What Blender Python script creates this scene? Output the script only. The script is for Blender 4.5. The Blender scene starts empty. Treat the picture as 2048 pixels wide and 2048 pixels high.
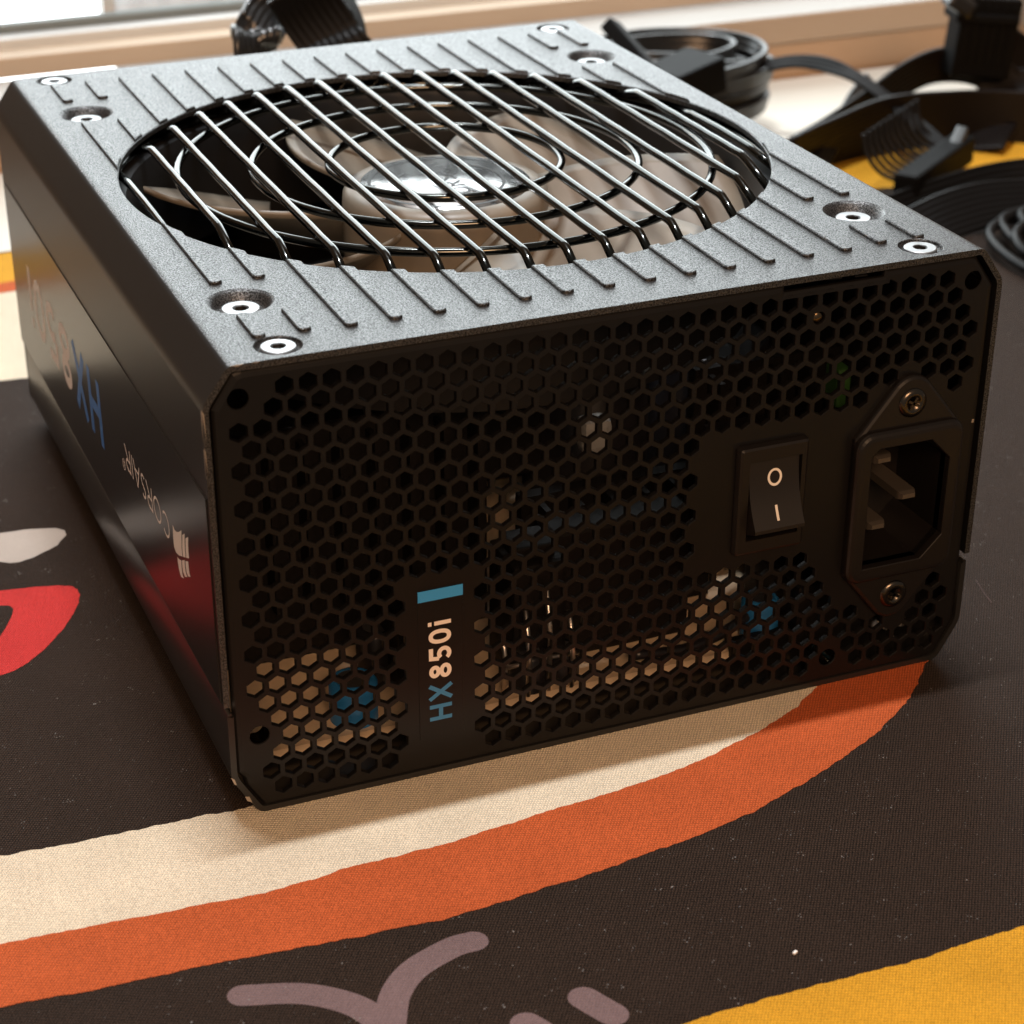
import bpy, bmesh, math, random
import numpy as np
from mathutils import Vector, Matrix
from mathutils.geometry import delaunay_2d_cdt
random.seed(7)
PI = math.pi
S = 0.001                                   # everything below is written in millimetres
sc = bpy.context.scene
C = sc.collection

# ------------------------------------------------------------------ camera
F_PX, CX, CY = 4173.335, 940.947, 1144.06   # focal length and centre in pixels of the 2048 frame
EYE = np.array([-71.097, -298.108, 215.242])
ROT = np.array([[0.9297036825, -0.3682520058, -0.0064438254],
                [-0.1818610951, -0.4437791034, -0.8774888315],
                [0.3202773872, 0.8169764792, -0.4795537797]])
cam = bpy.data.cameras.new('camera')
cam_o = bpy.data.objects.new('camera', cam)
C.objects.link(cam_o)
cam.sensor_width = 36
cam.lens = F_PX / 2048 * 36
cam.shift_x = (1024 - CX) / 2048
cam.shift_y = (CY - 1024) / 2048
cam.clip_start, cam.clip_end = 0.01, 50
r, d, f = ROT
M3 = Matrix(((r[0], -d[0], -f[0]), (r[1], -d[1], -f[1]), (r[2], -d[2], -f[2])))
cam_o.matrix_world = Matrix.Translation(Vector(EYE) * S) @ M3.to_4x4()
cam.dof.use_dof = True
cam.dof.focus_distance = 0.382
cam.dof.aperture_fstop = 30
sc.camera = cam_o

def ray(u, v): return ROT.T @ np.array([(u - CX) / F_PX, (v - CY) / F_PX, 1.0])
def at_y(u, v, y): d = ray(u, v); q = EYE + (y - EYE[1]) / d[1] * d; return (q[0], q[1], q[2])
def at_z(u, v, z=0.0): d = ray(u, v); q = EYE + (z - EYE[2]) / d[2] * d; return (q[0], q[1], q[2])
def at_x(u, v, x=0.0): d = ray(u, v); q = EYE + (x - EYE[0]) / d[0] * d; return (q[0], q[1], q[2])

# ------------------------------------------------------------------ world, lamps, exposure
w = bpy.data.worlds.new('World'); sc.world = w; w.use_nodes = True
bg = w.node_tree.nodes['Background']
bg.inputs[0].default_value = (1.0, 0.86, 0.72, 1); bg.inputs[1].default_value = 0.16

def area(name, loc, target, size, size_y, power, col):
    l = bpy.data.lights.new(name, 'AREA'); l.shape = 'RECTANGLE'
    l.size, l.size_y, l.energy, l.color = size * S, size_y * S, power, col
    o = bpy.data.objects.new(name, l); C.objects.link(o)
    o.location = Vector(loc) * S
    o.rotation_euler = (Vector(target) - Vector(loc)).to_track_quat('-Z', 'Y').to_euler()
    return o
area('ceiling_lamp', (70, 205, 1750), (75, 40, 0), 420, 40, 29.0, (0.94, 0.97, 1.0))
area('room_lamp', (-260, -1500, 1000), (75, 0, 30), 700, 500, 23.0, (1.0, 0.60, 0.34))
SKY_STRENGTH = 6.0
sc.view_settings.view_transform = 'Standard'
sc.view_settings.look = 'None'
sc.view_settings.exposure = 0.0
sc.view_settings.gamma = 1.0
sc.cycles.use_denoising = True
sc.cycles.max_bounces = 8

# ------------------------------------------------------------------ materials
def mat(name, col, rough=0.5, metal=0.0, spec=0.5, bump=None, speck=None, coat=0.0, tint=None, emit=None, alpha=None):
    """bump = (noise scale, strength, distance m); speck = (scale, threshold, colour); tint = (scale, amount)"""
    m = bpy.data.materials.new(name); m.use_nodes = True
    nt = m.node_tree; b = nt.nodes['Principled BSDF']
    b.inputs['Base Color'].default_value = (*col, 1)
    b.inputs['Roughness'].default_value = rough
    b.inputs['Metallic'].default_value = metal
    b.inputs['Specular IOR Level'].default_value = spec
    b.inputs['Coat Weight'].default_value = coat
    tc = nt.nodes.new('ShaderNodeTexCoord')
    src = None
    if tint:
        n = nt.nodes.new('ShaderNodeTexNoise'); n.inputs['Scale'].default_value = tint[0]; n.inputs['Detail'].default_value = 4
        nt.links.new(tc.outputs['Object'], n.inputs['Vector'])
        mr = nt.nodes.new('ShaderNodeMapRange'); mr.inputs['From Min'].default_value = .3; mr.inputs['From Max'].default_value = .7
        mr.inputs['To Min'].default_value = 1 - tint[1]; mr.inputs['To Max'].default_value = 1 + tint[1]
        nt.links.new(n.outputs['Fac'], mr.inputs['Value'])
        vm = nt.nodes.new('ShaderNodeVectorMath'); vm.operation = 'SCALE'; vm.inputs[0].default_value = col
        nt.links.new(mr.outputs[0], vm.inputs['Scale'])
        src = vm.outputs[0]
        nt.links.new(src, b.inputs['Base Color'])
    if speck:
        n = nt.nodes.new('ShaderNodeTexVoronoi'); n.inputs['Scale'].default_value = speck[0]
        nt.links.new(tc.outputs['Object'], n.inputs['Vector'])
        lt = nt.nodes.new('ShaderNodeMath'); lt.operation = 'LESS_THAN'; lt.inputs[1].default_value = speck[1]
        nt.links.new(n.outputs['Distance'], lt.inputs[0])
        mx = nt.nodes.new('ShaderNodeMix'); mx.data_type = 'RGBA'
        nt.links.new(lt.outputs[0], mx.inputs[0])
        mx.inputs[6].default_value = (*col, 1); mx.inputs[7].default_value = (*speck[2], 1)
        if src: nt.links.new(src, mx.inputs[6])
        nt.links.new(mx.outputs[2], b.inputs['Base Color'])
    if bump:
        n = nt.nodes.new('ShaderNodeTexNoise'); n.inputs['Scale'].default_value = bump[0]; n.inputs['Detail'].default_value = 3
        nt.links.new(tc.outputs['Object'], n.inputs['Vector'])
        bp = nt.nodes.new('ShaderNodeBump'); bp.inputs['Strength'].default_value = bump[1]; bp.inputs['Distance'].default_value = bump[2]
        nt.links.new(n.outputs['Fac'], bp.inputs['Height']); nt.links.new(bp.outputs[0], b.inputs['Normal'])
    if emit:
        b.inputs['Emission Color'].default_value = (*emit[0], 1); b.inputs['Emission Strength'].default_value = emit[1]
    return m

def cloth(name, col, specks=0.0, var=0.25, gloss=0.0):
    """printed woven cloth: two crossing thread waves as relief, slight colour change from thread to thread"""
    m = bpy.data.materials.new(name); m.use_nodes = True
    nt = m.node_tree; b = nt.nodes['Principled BSDF']; L = nt.links.new
    b.inputs['Roughness'].default_value = 0.72
    b.inputs['Specular IOR Level'].default_value = 0.10
    b.inputs['Sheen Weight'].default_value = gloss
    b.inputs['Sheen Roughness'].default_value = 0.45
    tc = nt.nodes.new('ShaderNodeTexCoord')
    hs = []
    for ang, per in ((0.62, 0.50), (2.0, 0.62)):
        mp = nt.nodes.new('ShaderNodeMapping'); mp.inputs['Rotation'].default_value = (0, 0, ang)
        L(tc.outputs['Object'], mp.inputs['Vector'])
        wv = nt.nodes.new('ShaderNodeTexWave'); wv.inputs['Scale'].default_value = 2 * PI / (20 * per * S)
        wv.inputs['Distortion'].default_value = 1.6; wv.inputs['Detail'].default_value = 2; wv.inputs['Detail Scale'].default_value = 1.2
        L(mp.outputs[0], wv.inputs['Vector']); hs.append(wv.outputs['Fac'])
    mul = nt.nodes.new('ShaderNodeMath'); mul.operation = 'MULTIPLY'; L(hs[0], mul.inputs[0]); L(hs[1], mul.inputs[1])
    nz = nt.nodes.new('ShaderNodeTexNoise'); nz.inputs['Scale'].default_value = 2700; nz.inputs['Detail'].default_value = 2
    L(tc.outputs['Object'], nz.inputs['Vector'])
    big = nt.nodes.new('ShaderNodeTexNoise'); big.inputs['Scale'].default_value = 60; big.inputs['Detail'].default_value = 5
    L(tc.outputs['Object'], big.inputs['Vector'])
    add = nt.nodes.new('ShaderNodeMath'); add.operation = 'ADD'; L(mul.outputs[0], add.inputs[0]); L(nz.outputs['Fac'], add.inputs[1])
    bp = nt.nodes.new('ShaderNodeBump'); bp.inputs['Strength'].default_value = 1.0; bp.inputs['Distance'].default_value = 0.00022
    L(add.outputs[0], bp.inputs['Height']); L(bp.outputs[0], b.inputs['Normal'])
    mr = nt.nodes.new('ShaderNodeMapRange'); mr.inputs['From Min'].default_value = 0.35; mr.inputs['From Max'].default_value = 1.2
    mr.inputs['To Min'].default_value = 1 - var; mr.inputs['To Max'].default_value = 1 + var
    L(add.outputs[0], mr.inputs['Value'])
    m2 = nt.nodes.new('ShaderNodeMapRange'); m2.inputs['From Min'].default_value = 0.3; m2.inputs['From Max'].default_value = 0.7
    m2.inputs['To Min'].default_value = 0.93; m2.inputs['To Max'].default_value = 1.07
    L(big.outputs['Fac'], m2.inputs['Value'])
    m3 = nt.nodes.new('ShaderNodeMath'); m3.operation = 'MULTIPLY'; L(mr.outputs[0], m3.inputs[0]); L(m2.outputs[0], m3.inputs[1])
    vm = nt.nodes.new('ShaderNodeVectorMath'); vm.operation = 'SCALE'; vm.inputs[0].default_value = col; L(m3.outputs[0], vm.inputs['Scale'])
    out = vm.outputs[0]
    if specks:
        vo = nt.nodes.new('ShaderNodeTexVoronoi'); vo.inputs['Scale'].default_value = 1500
        L(tc.outputs['Object'], vo.inputs['Vector'])
        n2 = nt.nodes.new('ShaderNodeTexNoise'); n2.inputs['Scale'].default_value = 350; L(tc.outputs['Object'], n2.inputs['Vector'])
        th = nt.nodes.new('ShaderNodeMapRange'); th.inputs['From Min'].default_value = 0.5; th.inputs['From Max'].default_value = 0.8
        th.inputs['To Min'].default_value = 0.0; th.inputs['To Max'].default_value = 0.30; L(n2.outputs['Fac'], th.inputs['Value'])
        lt = nt.nodes.new('ShaderNodeMath'); lt.operation = 'LESS_THAN'; L(vo.outputs['Distance'], lt.inputs[0]); L(th.outputs[0], lt.inputs[1])
        mx = nt.nodes.new('ShaderNodeMix'); mx.data_type = 'RGBA'; mx.inputs[7].default_value = (specks, specks * .95, specks * .9, 1)
        L(lt.outputs[0], mx.inputs[0]); L(out, mx.inputs[6]); out = mx.outputs[2]
    L(out, b.inputs['Base Color'])
    return m

M = {}
M['powder'] = mat('black_powder_coat', (0.012, 0.012, 0.0125), 0.40, spec=1.0, bump=(3700, 0.9, 0.00014), tint=(3700, 0.95))  # tint paints some of the grain's glints into the base colour
_nt = M['powder'].node_tree; _b = _nt.nodes['Principled BSDF']; _tc = [n_ for n_ in _nt.nodes if n_.type == 'TEX_COORD'][0]
_n = _nt.nodes.new('ShaderNodeTexNoise'); _n.inputs['Scale'].default_value = 3700; _n.inputs['Detail'].default_value = 1.5
_nt.links.new(_tc.outputs['Object'], _n.inputs['Vector'])
for _s, _lo, _hi in (('Specular IOR Level', 0.32, 1.65), ('Roughness', 0.50, 0.32)):      # grains of the coat: some glint, some stay dull
    _m = _nt.nodes.new('ShaderNodeMapRange'); _m.inputs['From Min'].default_value = 0.40; _m.inputs['From Max'].default_value = 0.62
    _m.inputs['To Min'].default_value = _lo; _m.inputs['To Max'].default_value = _hi
    _nt.links.new(_n.outputs['Fac'], _m.inputs['Value']); _nt.links.new(_m.outputs[0], _b.inputs[_s])
M['shell'] = mat('shaded_powder_coat', (0.009, 0.0082, 0.0077), 0.42, spec=0.24, bump=(2600, 0.20, 0.00008))  # same coating as powder, darkened and dulled so the sides look shaded
M['panel'] = mat('black_panel_paint', (0.0060, 0.0053, 0.0050), 0.38, spec=0.30, bump=(3200, 0.18, 0.00005), tint=(90, 0.12))
M['sticker'] = mat('satin_black_sticker', (0.009, 0.0085, 0.008), 0.29, spec=0.18, bump=(900, 0.03, 0.00005), tint=(70, 0.3))
M['sticker_low'] = mat('black_lower_case', (0.014, 0.0135, 0.013), 0.33, bump=(2200, 0.10, 0.00006))
M['ink_grey'] = mat('pale_grey_ink', (0.88, 0.82, 0.78), 0.6)
M['ink_blue'] = mat('blue_ink', (0.035, 0.20, 0.62), 0.5)
M['ink_cream'] = mat('cream_ink', (0.84, 0.74, 0.66), 0.45)
M['bar_blue'] = mat('blue_bar', (0.04, 0.30, 0.66), 0.45)
M['hx_blue'] = mat('blue_panel_ink', (0.04, 0.20, 0.42), 0.45)
M['mark'] = mat('white_switch_print', (0.85, 0.78, 0.70), 0.4)
M['plastic'] = mat('black_plastic', (0.0085, 0.0068, 0.006), 0.36, spec=0.35, bump=(1800, 0.08, 0.00006))
M['plastic_gloss'] = mat('black_rocker_plastic', (0.012, 0.0095, 0.008), 0.42, spec=0.4)
M['wire'] = mat('black_nickel_wire', (0.055, 0.057, 0.054), 0.14, metal=1.0, bump=(700, 0.04, 0.0001))
M['screw'] = mat('zinc_screw', (0.48, 0.49, 0.50), 0.44, metal=1.0)
M['screw_dark'] = mat('dark_screw', (0.10, 0.085, 0.07), 0.25, metal=1.0)
M['pin'] = mat('nickel_pin', (0.13, 0.11, 0.09), 0.38, metal=0.6)
M['brass'] = mat('brass', (0.16, 0.115, 0.07), 0.22, metal=1.0)
M['bare'] = mat('bare_steel_chip', (0.50, 0.43, 0.36), 0.45, metal=0.8)
M['socket'] = mat('socket_black', (0.01, 0.01, 0.01), 0.5)
M['blade'] = mat('warm_grey_fan_plastic', (0.23, 0.19, 0.145), 0.40, tint=(60, 0.15))
M['fan_dark'] = mat('black_fan_frame', (0.012, 0.012, 0.013), 0.45)
M['foil'] = mat('silver_label_foil', (0.55, 0.55, 0.55), 0.22, metal=1.0, bump=(180, 0.10, 0.0003))
M['board'] = mat('tan_circuit_board', (0.90, 0.68, 0.46), 0.55, tint=(120, 0.12))
M['cap_blue'] = mat('blue_capacitor_sleeve', (0.03, 0.20, 0.50), 0.25)
M['cap_black'] = mat('black_capacitor_sleeve', (0.015, 0.014, 0.016), 0.3)
M['cap_top'] = mat('capacitor_can_top', (0.7, 0.7, 0.7), 0.35, metal=1.0)
M['grey_part'] = mat('pale_grey_component', (0.28, 0.29, 0.29), 0.5)
M['green'] = mat('green_component', (0.035, 0.10, 0.025), 0.4)
M['heat'] = mat('black_anodised_heatsink', (0.008, 0.007, 0.0065), 0.5, spec=0.2)
M['tape'] = mat('amber_transformer_tape', (0.10, 0.06, 0.02), 0.3)
M['lead'] = mat('tinned_lead', (0.75, 0.70, 0.65), 0.3, metal=1.0)
M['cable'] = mat('black_cable_jacket', (0.0045, 0.0042, 0.0042), 0.45, spec=0.16)
M['cable_gloss'] = mat('glossy_black_cable_jacket', (0.009, 0.009, 0.0095), 0.30, spec=0.8)
M['cable_warm'] = mat('black_ribbon_jacket', (0.0065, 0.0045, 0.0038), 0.45, spec=0.16)
M['conn'] = mat('black_connector_nylon', (0.0035, 0.0034, 0.0035), 0.6, spec=0.10)
M['m_black'] = cloth('mat_black', (0.033, 0.0205, 0.0145), specks=0.24, var=1.0, gloss=0.02)
M['m_cream'] = cloth('mat_cream', (0.78, 0.67, 0.51), var=0.34)
M['m_orange'] = cloth('mat_orange', (0.53, 0.108, 0.033), var=0.42)
M['m_yellow'] = cloth('mat_yellow', (0.68, 0.335, 0.028), var=0.36)
M['m_red'] = cloth('mat_red', (0.60, 0.045, 0.042), var=0.42)
M['m_mauve'] = cloth('mat_mauve', (0.20, 0.135, 0.135), specks=0.3, var=0.25)
M['m_grey'] = cloth('mat_pale_grey', (0.52, 0.46, 0.41), var=0.12)
M['rubber'] = mat('mat_rubber_edge', (0.02, 0.02, 0.02), 0.7)
M['desk'] = mat('cream_desk_laminate', (0.58, 0.54, 0.47), 0.45, tint=(25, 0.04))
M['wall'] = mat('tan_painted_wall', (0.50, 0.35, 0.235), 0.6, bump=(120, 0.1, 0.0004), tint=(12, 0.06))
M['wall_dark'] = mat('taupe_painted_wall', (0.24, 0.195, 0.155), 0.6, bump=(120, 0.1, 0.0004), tint=(12, 0.06))
M['sill_front'] = mat('shaded_sill_edge', (0.42, 0.32, 0.235), 0.5)  # shade from the daylight on the sill front, put into its colour
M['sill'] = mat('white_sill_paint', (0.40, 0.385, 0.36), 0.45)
M['frame_tan'] = mat('tan_window_frame', (0.50, 0.40, 0.30), 0.5, tint=(20, 0.05))
M['sash'] = mat('pale_grey_sash', (0.60, 0.61, 0.60), 0.4)
M['gasket'] = mat('grey_green_gasket', (0.16, 0.18, 0.175), 0.5)
M['mesh'] = mat('insect_mesh', (0.45, 0.45, 0.45), 0.6)
gm = bpy.data.materials.new('window_glass'); gm.use_nodes = True
gm.node_tree.nodes.clear()
_o = gm.node_tree.nodes.new('ShaderNodeOutputMaterial'); _mx = gm.node_tree.nodes.new('ShaderNodeMixShader')
_t = gm.node_tree.nodes.new('ShaderNodeBsdfTransparent'); _g = gm.node_tree.nodes.new('ShaderNodeBsdfGlossy'); _g.inputs['Roughness'].default_value = 0.02
_mx.inputs[0].default_value = 0.06
gm.node_tree.links.new(_t.outputs[0], _mx.inputs[1]); gm.node_tree.links.new(_g.outputs[0], _mx.inputs[2]); gm.node_tree.links.new(_mx.outputs[0], _o.inputs[0])
M['glass'] = gm
# the outdoors seen through the window: bright overcast sky, and a pale fence of vertical boards low down
sk = bpy.data.materials.new('overcast_outdoors'); sk.use_nodes = True
nt = sk.node_tree; nt.nodes.clear()
_o = nt.nodes.new('ShaderNodeOutputMaterial'); _e = nt.nodes.new('ShaderNodeEmission')
_e.inputs[0].default_value = (0.90, 0.98, 1.0, 1); _e.inputs[1].default_value = SKY_STRENGTH
nt.links.new(_e.outputs[0], _o.inputs[0])
M['sky'] = sk
M['blind'] = mat('translucent_blind', (0.5, 0.5, 0.5), 0.6)
_b = M['blind'].node_tree; _p = _b.nodes['Principled BSDF']; _tr = _b.nodes.new('ShaderNodeBsdfTranslucent'); _tr.inputs[0].default_value = (0.22, 0.22, 0.22, 1)
_ms = _b.nodes.new('ShaderNodeMixShader'); _ms.inputs[0].default_value = 0.6
_b.links.new(_p.outputs[0], _ms.inputs[1]); _b.links.new(_tr.outputs[0], _ms.inputs[2]); _b.links.new(_ms.outputs[0], _b.nodes['Material Output'].inputs[0])

# ------------------------------------------------------------------ builders
def link(name, me, m=None, parent=None, loc=(0, 0, 0)):
    o = bpy.data.objects.new(name, me); C.objects.link(o)
    if m is not None and me is not None and not me.materials:
        me.materials.append(M[m])
    o.location = Vector(loc) * S
    if parent: o.parent = parent
    return o
def tag(o, label, cat, group=None):
    o['label'] = label; o['category'] = cat
    if group: o['group'] = group
    return o
def struct(o): o['kind'] = 'structure'; return o
def thing(name, label, cat, loc=(0, 0, 0), group=None):
    o = bpy.data.objects.new(name, None); C.objects.link(o); o.location = Vector(loc) * S
    o.empty_display_size = 0.01
    return tag(o, label, cat, group)

class MB:
    """collects verts and faces in millimetres; build() makes ONE mesh object, offset = origin of the thing it belongs to"""
    def __init__(self): self.v = []; self.f = []; self.s = []
    def add(self, vs, fs, smooth=False):
        n = len(self.v); self.v += [tuple(map(float, p)) for p in vs]
        self.f += [tuple(i + n for i in q) for q in fs]; self.s += [smooth] * len(fs)
        return self
    def mesh(self, name, offset=(0, 0, 0)):
        me = bpy.data.meshes.new(name)
        me.from_pydata([((x - offset[0]) * S, (y - offset[1]) * S, (z - offset[2]) * S) for x, y, z in self.v], [], self.f)
        me.polygons.foreach_set('use_smooth', self.s)
        me.update(); return me
    def build(self, name, m, parent=None, offset=(0, 0, 0), loc=(0, 0, 0)):
        return link(name, self.mesh(name, offset), m, parent, loc)
    # --- shapes
    def box(self, c, s, ax=None, bev=0.0):
        bm = bmesh.new(); bmesh.ops.create_cube(bm, size=1)
        for vv in bm.verts: vv.co = Vector((vv.co.x * s[0], vv.co.y * s[1], vv.co.z * s[2]))
        if bev: bmesh.ops.bevel(bm, geom=bm.edges[:], offset=bev, segments=2, profile=0.6, affect='EDGES')
        bm.verts.index_update()
        A = ax if ax else Matrix.Identity(3)
        self.add([tuple(A @ vv.co + Vector(c)) for vv in bm.verts], [[q.index for q in ff.verts] for ff in bm.faces], False)
        bm.free(); return self
    def lathe(self, c, prof, seg=32, smooth=True, axis='z', closed=False):
        """prof = [(radius, height)]; turned about the axis through c"""
        vs, fs = [], []
        for rr, h in prof:
            for k in range(seg):
                a = 2 * PI * k / seg; x, y = rr * math.cos(a), rr * math.sin(a)
                p = (x, y, h) if axis == 'z' else (x, h, y)
                vs.append((c[0] + p[0], c[1] + p[1], c[2] + p[2]))
        for i in range(len(prof) - 1):
            for k in range(seg):
                k2 = (k + 1) % seg
                q = (i * seg + k, i * seg + k2, (i + 1) * seg + k2, (i + 1) * seg + k)
                fs.append(q if axis == 'z' else q[::-1])
        self.add(vs, fs, smooth)
        return self
    def tube(self, pts, rad, seg=10, closed=False, smooth=True):
        P = [Vector(p) for p in pts]; n = len(P); rings = []
        up = None
        for i, p in enumerate(P):
            if closed: t = (P[(i + 1) % n] - P[i - 1])
            else: t = (P[min(i + 1, n - 1)] - P[max(i - 1, 0)])
            t.normalize()
            if up is None: up = t.orthogonal().normalized()
            up = (up - t * up.dot(t)).normalized(); s2 = t.cross(up)
            rr = rad[i] if isinstance(rad, (list, tuple)) else rad
            rings.append([p + up * rr * math.cos(2 * PI * k / seg) + s2 * rr * math.sin(2 * PI * k / seg) for k in range(seg)])
        vs = [q for rg in rings for q in rg]; fs = []
        for i in range(n if closed else n - 1):
            a, b2 = i * seg, ((i + 1) % n) * seg
            for k in range(seg): fs.append((a + k, a + (k + 1) % seg, b2 + (k + 1) % seg, b2 + k))
        if not closed: fs += [tuple(range(seg))[::-1], tuple((n - 1) * seg + k for k in range(seg))]
        return self.add(vs, fs, smooth)
    def plate(self, outer, holes, to3, levels):
        """flat plate with holes. levels = [(offset along normal, outline growth, hole growth)] from the front to the back; to3(u, v, n)"""
        def grow(loop, g):
            if not g: return loop
            n = len(loop); out = []
            area_ = sum(loop[i][0] * loop[(i + 1) % n][1] - loop[(i + 1) % n][0] * loop[i][1] for i in range(n))
            sgn = 1 if area_ > 0 else -1
            for i in range(n):
                p0, p1, p2 = Vector(loop[i - 1]), Vector(loop[i]), Vector(loop[(i + 1) % n])
                e1 = (p1 - p0).normalized(); e2 = (p2 - p1).normalized()
                n1 = Vector((e1.y, -e1.x)) * sgn; n2 = Vector((e2.y, -e2.x)) * sgn
                b2 = (n1 + n2); L2 = b2.length_squared
                q = p1 + (b2 * (2 * g / L2) if L2 > 1e-6 else n1 * g); out.append((q.x, q.y))
            return out
        def fill(k, flip):
            loops = [grow(outer, levels[k][1])] + [grow(h, levels[k][2]) for h in holes]
            co, fa = [], []
            def ccw(l_): return l_ if sum(l_[i][0] * l_[(i + 1) % len(l_)][1] - l_[(i + 1) % len(l_)][0] * l_[i][1] for i in range(len(l_))) > 0 else l_[::-1]
            loops = [ccw(l_) for l_ in loops]
            for lp in loops:
                b0 = len(co); co += [Vector(p) for p in lp]; fa.append(list(range(b0, b0 + len(lp))))
            vo, eo, fo, ov, oe, of_ = delaunay_2d_cdt(co, [], fa, 1, 1e-5)
            tri = [tuple(q) for q, src in zip(fo, of_) if list(src) == [0]]
            vs = [to3(p.x, p.y, levels[k][0]) for p in vo]
            self.add(vs, [t[::-1] for t in tri] if flip else tri)
        fill(0, False); fill(len(levels) - 1, True)
        for li, lp in enumerate([outer] + holes):
            n = len(lp)
            for k in range(len(levels) - 1):
                A = grow(lp, levels[k][1 if li == 0 else 2]); B = grow(lp, levels[k + 1][1 if li == 0 else 2])
                vs = [to3(p[0], p[1], levels[k][0]) for p in A] + [to3(p[0], p[1], levels[k + 1][0]) for p in B]
                self.add(vs, [(i, (i + 1) % n, n + (i + 1) % n, n + i) for i in range(n)])
        return self
    def strokes(self, lines, width, to3, lift=0.012):
        """drawn letters: every line a flat band; to3(u, v, n)"""
        for li, (pts, closed) in enumerate(lines):
            P = [Vector(p) for p in pts]; n = len(P); Lf, Rt = [], []
            for i in range(n):
                a = P[i - 1] if (closed or i > 0) else None
                b2 = P[(i + 1) % n] if (closed or i < n - 1) else None
                d1 = (P[i] - a).normalized() if a is not None else None
                d2 = (b2 - P[i]).normalized() if b2 is not None else None
                if d1 is None: d1 = d2
                if d2 is None: d2 = d1
                t = (d1 + d2).normalized(); nn = Vector((-t.y, t.x)); k = width / 2 / max(0.5, nn.dot(Vector((-d1.y, d1.x))))
                Lf.append(P[i] + nn * k); Rt.append(P[i] - nn * k)
            h = lift * (1 + li)
            vs = [to3(p.x, p.y, h) for p in Lf] + [to3(p.x, p.y, h) for p in Rt]
            self.add(vs, [(i, (i + 1) % n, n + (i + 1) % n, n + i) for i in range(n if closed else n - 1)])
        return self
    def poly(self, pts, z):
        co = [Vector(p) for p in pts]; n = len(co)
        vo, eo, fo, *_ = delaunay_2d_cdt(co, [(i, (i + 1) % n) for i in range(n)], [], 1, 1e-5)
        return self.add([(p.x, p.y, z) for p in vo], [tuple(q) for q in fo])

def circle(cx, cy, rr, n=32, a0=0.0): return [(cx + rr * math.cos(a0 + 2 * PI * i / n), cy + rr * math.sin(a0 + 2 * PI * i / n)) for i in range(n)]
def spline(pts, per=10):
    P = [np.array(p, float) for p in pts]; out = []
    P = [2 * P[0] - P[1]] + P + [2 * P[-1] - P[-2]]
    for i in range(1, len(P) - 2):
        for k in range(per):
            t = k / per; a, b2, c, d2 = P[i - 1:i + 3]
            out.append(0.5 * (2 * b2 + (c - a) * t + (2 * a - 5 * b2 + 4 * c - d2) * t * t + (3 * b2 - a - 3 * c + d2) * t ** 3))
    out.append(P[-2]); return out
def rough(pts, amp=0.30, step=0.7, closed=True):
    """a printed edge: walk the outline in short steps and let it wander a little"""
    out = []; n = len(pts); drift = 0.0
    for i in range(n if closed else n - 1):
        a, b2 = Vector(pts[i]), Vector(pts[(i + 1) % n]); L = (b2 - a).length
        k = min(400, max(1, int(L / step))); t = (b2 - a).normalized(); nn = Vector((-t.y, t.x))
        for j in range(k):
            drift = drift * 0.72 + random.uniform(-amp, amp) * 0.6
            p = a + (b2 - a) * (j / k) + nn * drift; out.append((p.x, p.y))
    return out

# ------------------------------------------------------------------ the place: desk, wall, window, outdoors
o = MB().box((180, 145, -14), (1500, 500, 22), bev=1.5).build('desk', 'desk')
tag(o, 'cream white desk top under the printed mat', 'desk')
DESK_Z = -3.0
WX0, WX1 = -15.0, 432.0                    # the window opening
XM, XW = (WX0 + WX1) / 2, WX1 - WX0
wl = MB().box((200, 402, 5 - 55), (1900, 13, 120))
o = struct(wl.build('wall', 'wall'))
wl = MB()
wl.box(((WX0 - 1000) / 2, 424, 640), (WX0 + 1000, 60, 1260)).box(((WX1 + 1300) / 2, 419, 640), (1300 - WX1, 70, 1260)).box((XM, 424, 850), (XW, 60, 840))  # side walls, then an added unseen header that keeps high window light off the mat
o = struct(wl.build('window_wall_and_light_block', 'wall_dark'))
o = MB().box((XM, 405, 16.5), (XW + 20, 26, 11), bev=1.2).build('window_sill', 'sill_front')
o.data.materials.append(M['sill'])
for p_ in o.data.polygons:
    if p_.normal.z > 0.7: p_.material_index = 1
tag(o, 'long white topped window sill with front edge darkened as if shaded', 'window sill')
WO = (XM, 425, 22)
win = thing('window', 'window with tan frame and pale grey sash behind the desk', 'window', WO)
MB().box((XM, 425, 25.6), (XW, 14, 7.2), bev=0.6).build('frame', 'frame_tan', win, WO)
MB().box((XM, 434, 29.6), (XW, 12, 6.8), bev=0.8).build('sash', 'sash', win, WO)
MB().box((XM, 437, 34.6), (XW, 5, 3.2), bev=0.8).build('gasket', 'gasket', win, WO)
MB().box((XM, 437, 235), (XW, 2, 396)).build('pane', 'glass', win, WO)
ms = MB()
for i in range(86): ms.box((-14 + i * 1.15, 446, 80), (0.2, 0.2, 110))
for i in range(70): ms.box((34, 446.4, 26 + i * 1.15), (98, 0.2, 0.2))
so = ms.build('insect_screen', 'mesh', win, WO); so['kind'] = 'stuff'
MB().box((83.5, 447, 340), (4.5, 6, 640), bev=0.6).build('screen_frame', 'sash', win, WO)
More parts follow.
